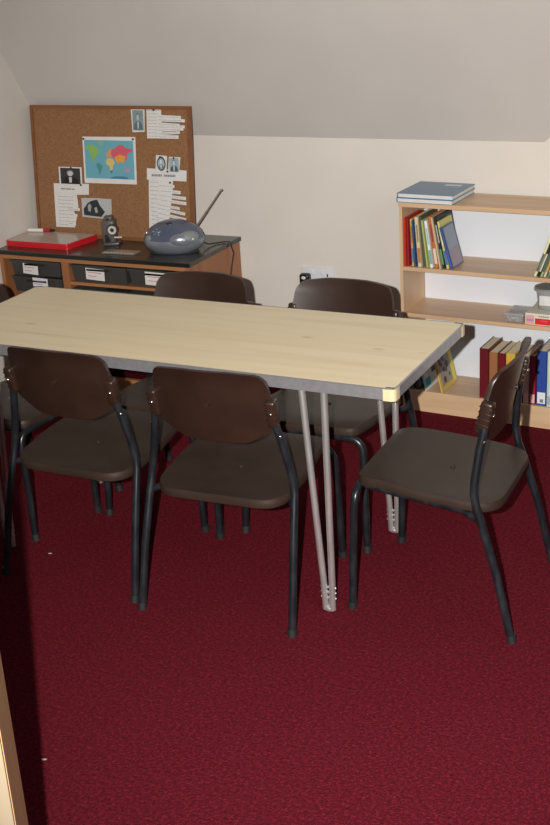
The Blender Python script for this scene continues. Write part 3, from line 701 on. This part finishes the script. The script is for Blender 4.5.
# radio
RL = Vector((-2.552, 4.178, ZT)); RA = .30
rd = thing('radio', 'silver-blue oval portable CD radio with its aerial raised', 'radio', RL, (0, 0, RA))
def blob(rows_, n=44):
    t = bmesh.new(); rows = []
    for (z, a, b, sh) in rows_:
        rows.append([t.verts.new((a*math.cos(2*PI*k/n), b*math.sin(2*PI*k/n)+sh, z)) for k in range(n)])
    for a, b in zip(rows, rows[1:]):
        for k in range(n): t.faces.new((a[k], a[(k+1) % n], b[(k+1) % n], b[k]))
    t.faces.new(rows[0][::-1]); t.faces.new(rows[-1]); m = MB(); m.add(t); return m
def prof(z):       # half sizes of the egg-shaped case at height z
    if z < .045: q = (.045-z)/.060
    else: q = (z-.045)/.083
    sc = math.sqrt(max(0, 1-q*q)); return (z, .124*sc, .078*sc, .014*max(0, (z-.045)/.08))
silver = cm('radio_silver', (.26, .29, .34), .28, metal=.5); blue = cm('radio_blue', (.075, .09, .14), .28, coat=.4)
def zsplit(k, n=44):   # silver/blue seam sweeps from low at the left to high at the right
    return 0
blob([prof(z) for z in (.004, .010, .018, .026, .034, .042, .050, .056)]).obj('lower_body', silver, rd)
blob([prof(z) for z in [.0555+.0715*math.sin(PI/2*i/14) for i in range(15)]]).obj('upper_shell', blue, rd)
m = MB(); m.tube([(.098*math.cos(a), .060*math.sin(a)-.0, .003) for a in [k*PI/20 for k in range(41)]], .0028, 8); m.obj('base_rim', cm('radio_dark', (.03, .04, .06), .4), rd)
gr = cm('grille', (.20, .225, .225), .5)
MB().ball((.066, -.034, .058), .050, (.98, .62, .70), 28, rot=(.45, 0, .55)).obj('speaker_grille', gr, rd)
MB().ball((.052, -.041, .052), .060, (1.06, .52, .60), 28, rot=(.45, .10, .45)).obj('speaker_surround', silver, rd)
MB().ball((-.088, -.030, .052), .034, (.9, .5, .75), 24, rot=(.45, 0, -.6)).obj('speaker_grille', gr, rd)
for (x, y, z) in ((.058, -.0735, .062), (.091, -.058, .062)):
    MB().ball((x, y, z), .0042, (1, .7, 1), 10).obj('speaker_button', cm('btn_white', (.75, .75, .75), .3), rd)
m = MB(); m.ball((-.056, -.043, .084), .024, (1, .5, .72), 20, rot=(.75, 0, -.1)); m.obj('control_pad', cm('pad_grey', (.10, .12, .18), .25), rd)
m = MB()
for k in range(5): a = 2*PI*k/5+.3; m.ball((-.056+.015*math.cos(a), -.0535+.007*math.sin(a), .0905+.011*math.sin(a)), .0042, (1, 1, .8), 10)
m.obj('control_buttons', M['chrome'], rd)
m = MB()
for (x, z, y) in ((.014, .106, -.036), (.028, .103, -.036), (.016, .097, -.045), (.030, .094, -.045)): m.box((x, y, z), (.010, .007, .004), rot=(.7, .1, .1), bev=.0014)
m.obj('mode_buttons', M['chrome'], rd)
m = MB(); m.ball((-.010, -.020, .1185), .013, (1, .7, .3), 16, rot=(.3, 0, 0)); m.obj('display_window', M['edgeblack'], rd)
m = MB(); m.ball((-.105, -.020, .082), .006); m.obj('volume_knob', M['chrome'], rd)
def rl(x, y, z): return Matrix.Rotation(-RA, 3, 'Z') @ (Vector((x, y, z))-RL)
a0 = rl(-2.490, 4.246, CZ+.080); a1 = rl(-2.372, 4.272, .822); d = (a1-a0)
m = MB(); m.tube([a0, a0+d*.45], .0040, 8); m.tube([a0+d*.45, a0+d*.98], .0030, 8); m.ball(a1, .0052); m.obj('aerial', cm('aerial', (.38, .33, .31), .25, metal=.6), rd)
m = MB(); m.tube([(-2.470, 4.240, ZT+.030), (-2.455, 4.285, ZT+.008), (-2.440, 4.320, ZT+.004), (-2.42, 4.345, ZT+.004), (-2.396, 4.352, ZT+.0045), (-2.390, 4.355, ZT-.001), (-2.388, 4.356, CZ-.020), (-2.388, 4.370, .54), (-2.389, 4.352, .50), (-2.389, 4.330, .45), (-2.389, 4.33, .32), (-2.386, 4.36, .18), (-2.37, 4.40, .02), (-2.30, 4.42, .006)], .0030, 8)
tag(m.obj('power_lead', M['cap']), 'thin black mains lead from the silver-blue oval radio, hanging over the cabinet edge', 'lead')

# ------------------------------------------------------------------ wall socket and plug
so = thing('wall_socket', 'white double wall socket with black plug in its left outlet', 'socket', (-2.0515, YW-.0005, .430))
MB().box((0, -.005, 0), (.146, .010, .088), bev=.0035, seg=3).obj('face_plate', cm('socket_white', (.62, .64, .70), .3), so)
for s in (-1, 1):
    MB().box((s*.022, -.011, .026), (.012, .006, .018), bev=.0015).obj('switch', cm('switch_white', (.66, .67, .70), .3), so)
    m = MB()
    m.b2((s*.045-.003, -.0104, .010), (s*.045+.003, -.0098, .022))
    for q in (-1, 1): m.b2((s*.045+q*.011-.004, -.0104, -.012), (s*.045+q*.011+.004, -.0098, -.007))
    m.obj('outlet_holes', M['dark'], so, smooth=False)
pg = thing('power_plug', 'black three-pin plug pushed into the left socket outlet', 'plug', (-2.098, YW-.0115, .432))
MB().box((0, -.018, 0), (.044, .034, .046), bev=.010, seg=3).obj('plug_body', cm('plug_black', (.010, .010, .012), .3), pg)
MB().ball((.0, -.036, .008), .010, (1, .3, .7)).obj('plug_highlight', cm('highlight_pale', (.6, .62, .64), .3), pg)  # pale blob standing in for the bright highlight on the plug
MB().tube([(0, -.02, -.02), (0, -.022, -.05), (-.01, -.02, -.2), (-.03, -.015, -.40)], .0035, 8).obj('plug_lead', M['cap'], pg)

# ------------------------------------------------------------------ low wooden unit beside the photographer (bottom left)
e0 = Vector((-.984, 1.053, 0)); e1 = Vector((-1.104, 1.209, 0))
dd = (e1-e0); dl = dd.length; ang = math.atan2(dd.y, dd.x)
un = thing('wooden_unit', 'pale wooden unit with darker side panel at the bottom left corner', 'cabinet', e0, (0, 0, ang))
UH = 1.25; UW = .62      # local +x runs back along the side panel, local +y runs to the left
MB().b2((0, .0, 0), (dl, .018, UH-.02), .001).obj('side_panel', M['darkwood'], un, smooth=False)
MB().b2((0, UW-.018, 0), (dl, UW, UH-.02), .001).obj('side_panel', M['darkwood'], un, smooth=False)
MB().b2((-.002, .0, UH-.02), (dl+.002, UW, UH), .001).obj('top_panel', M['palewood'], un, smooth=False)
MB().b2((-.014, .001, .06), (.0, UW-.001, UH-.022), .001).obj('door_panel', M['palewood'], un, smooth=False)
MB().b2((.0, .018, 0), (.014, UW-.018, .058)).obj('plinth', M['palewood'], un, smooth=False)
MB().b2((dl-.01, .018, .06), (dl-.002, UW-.018, UH-.022)).obj('back_panel', M['palewood'], un, smooth=False)
MB().b2((.010, .018, .50), (dl-.012, UW-.018, .516)).obj('shelf', M['palewood'], un, smooth=False)
MB().cyl((-.014, UW-.06, .5), (-.034, UW-.06, .5), .013, 16).obj('door_knob', M['darkwood'], un)

# ------------------------------------------------------------------ crumbs on the carpet
for (x, y, lb) in ((-2.225, 2.73, 'tiny white fleck on the carpet under the left chair'), (-1.627, 1.869, 'tiny pale fleck on the carpet near the bottom left corner')):
    m = MB(); m.ball((0, 0, .0021), .0042, (1.4, .7, .5), 10, rot=(0, 0, .4)); m.ball((.004, .002, .002), .003, (1, .8, .6), 8)
    tag(m.obj('paper_fleck', cm('fleck', (.30, .24, .22)), loc=(x, y, 0)), lb, 'fleck')
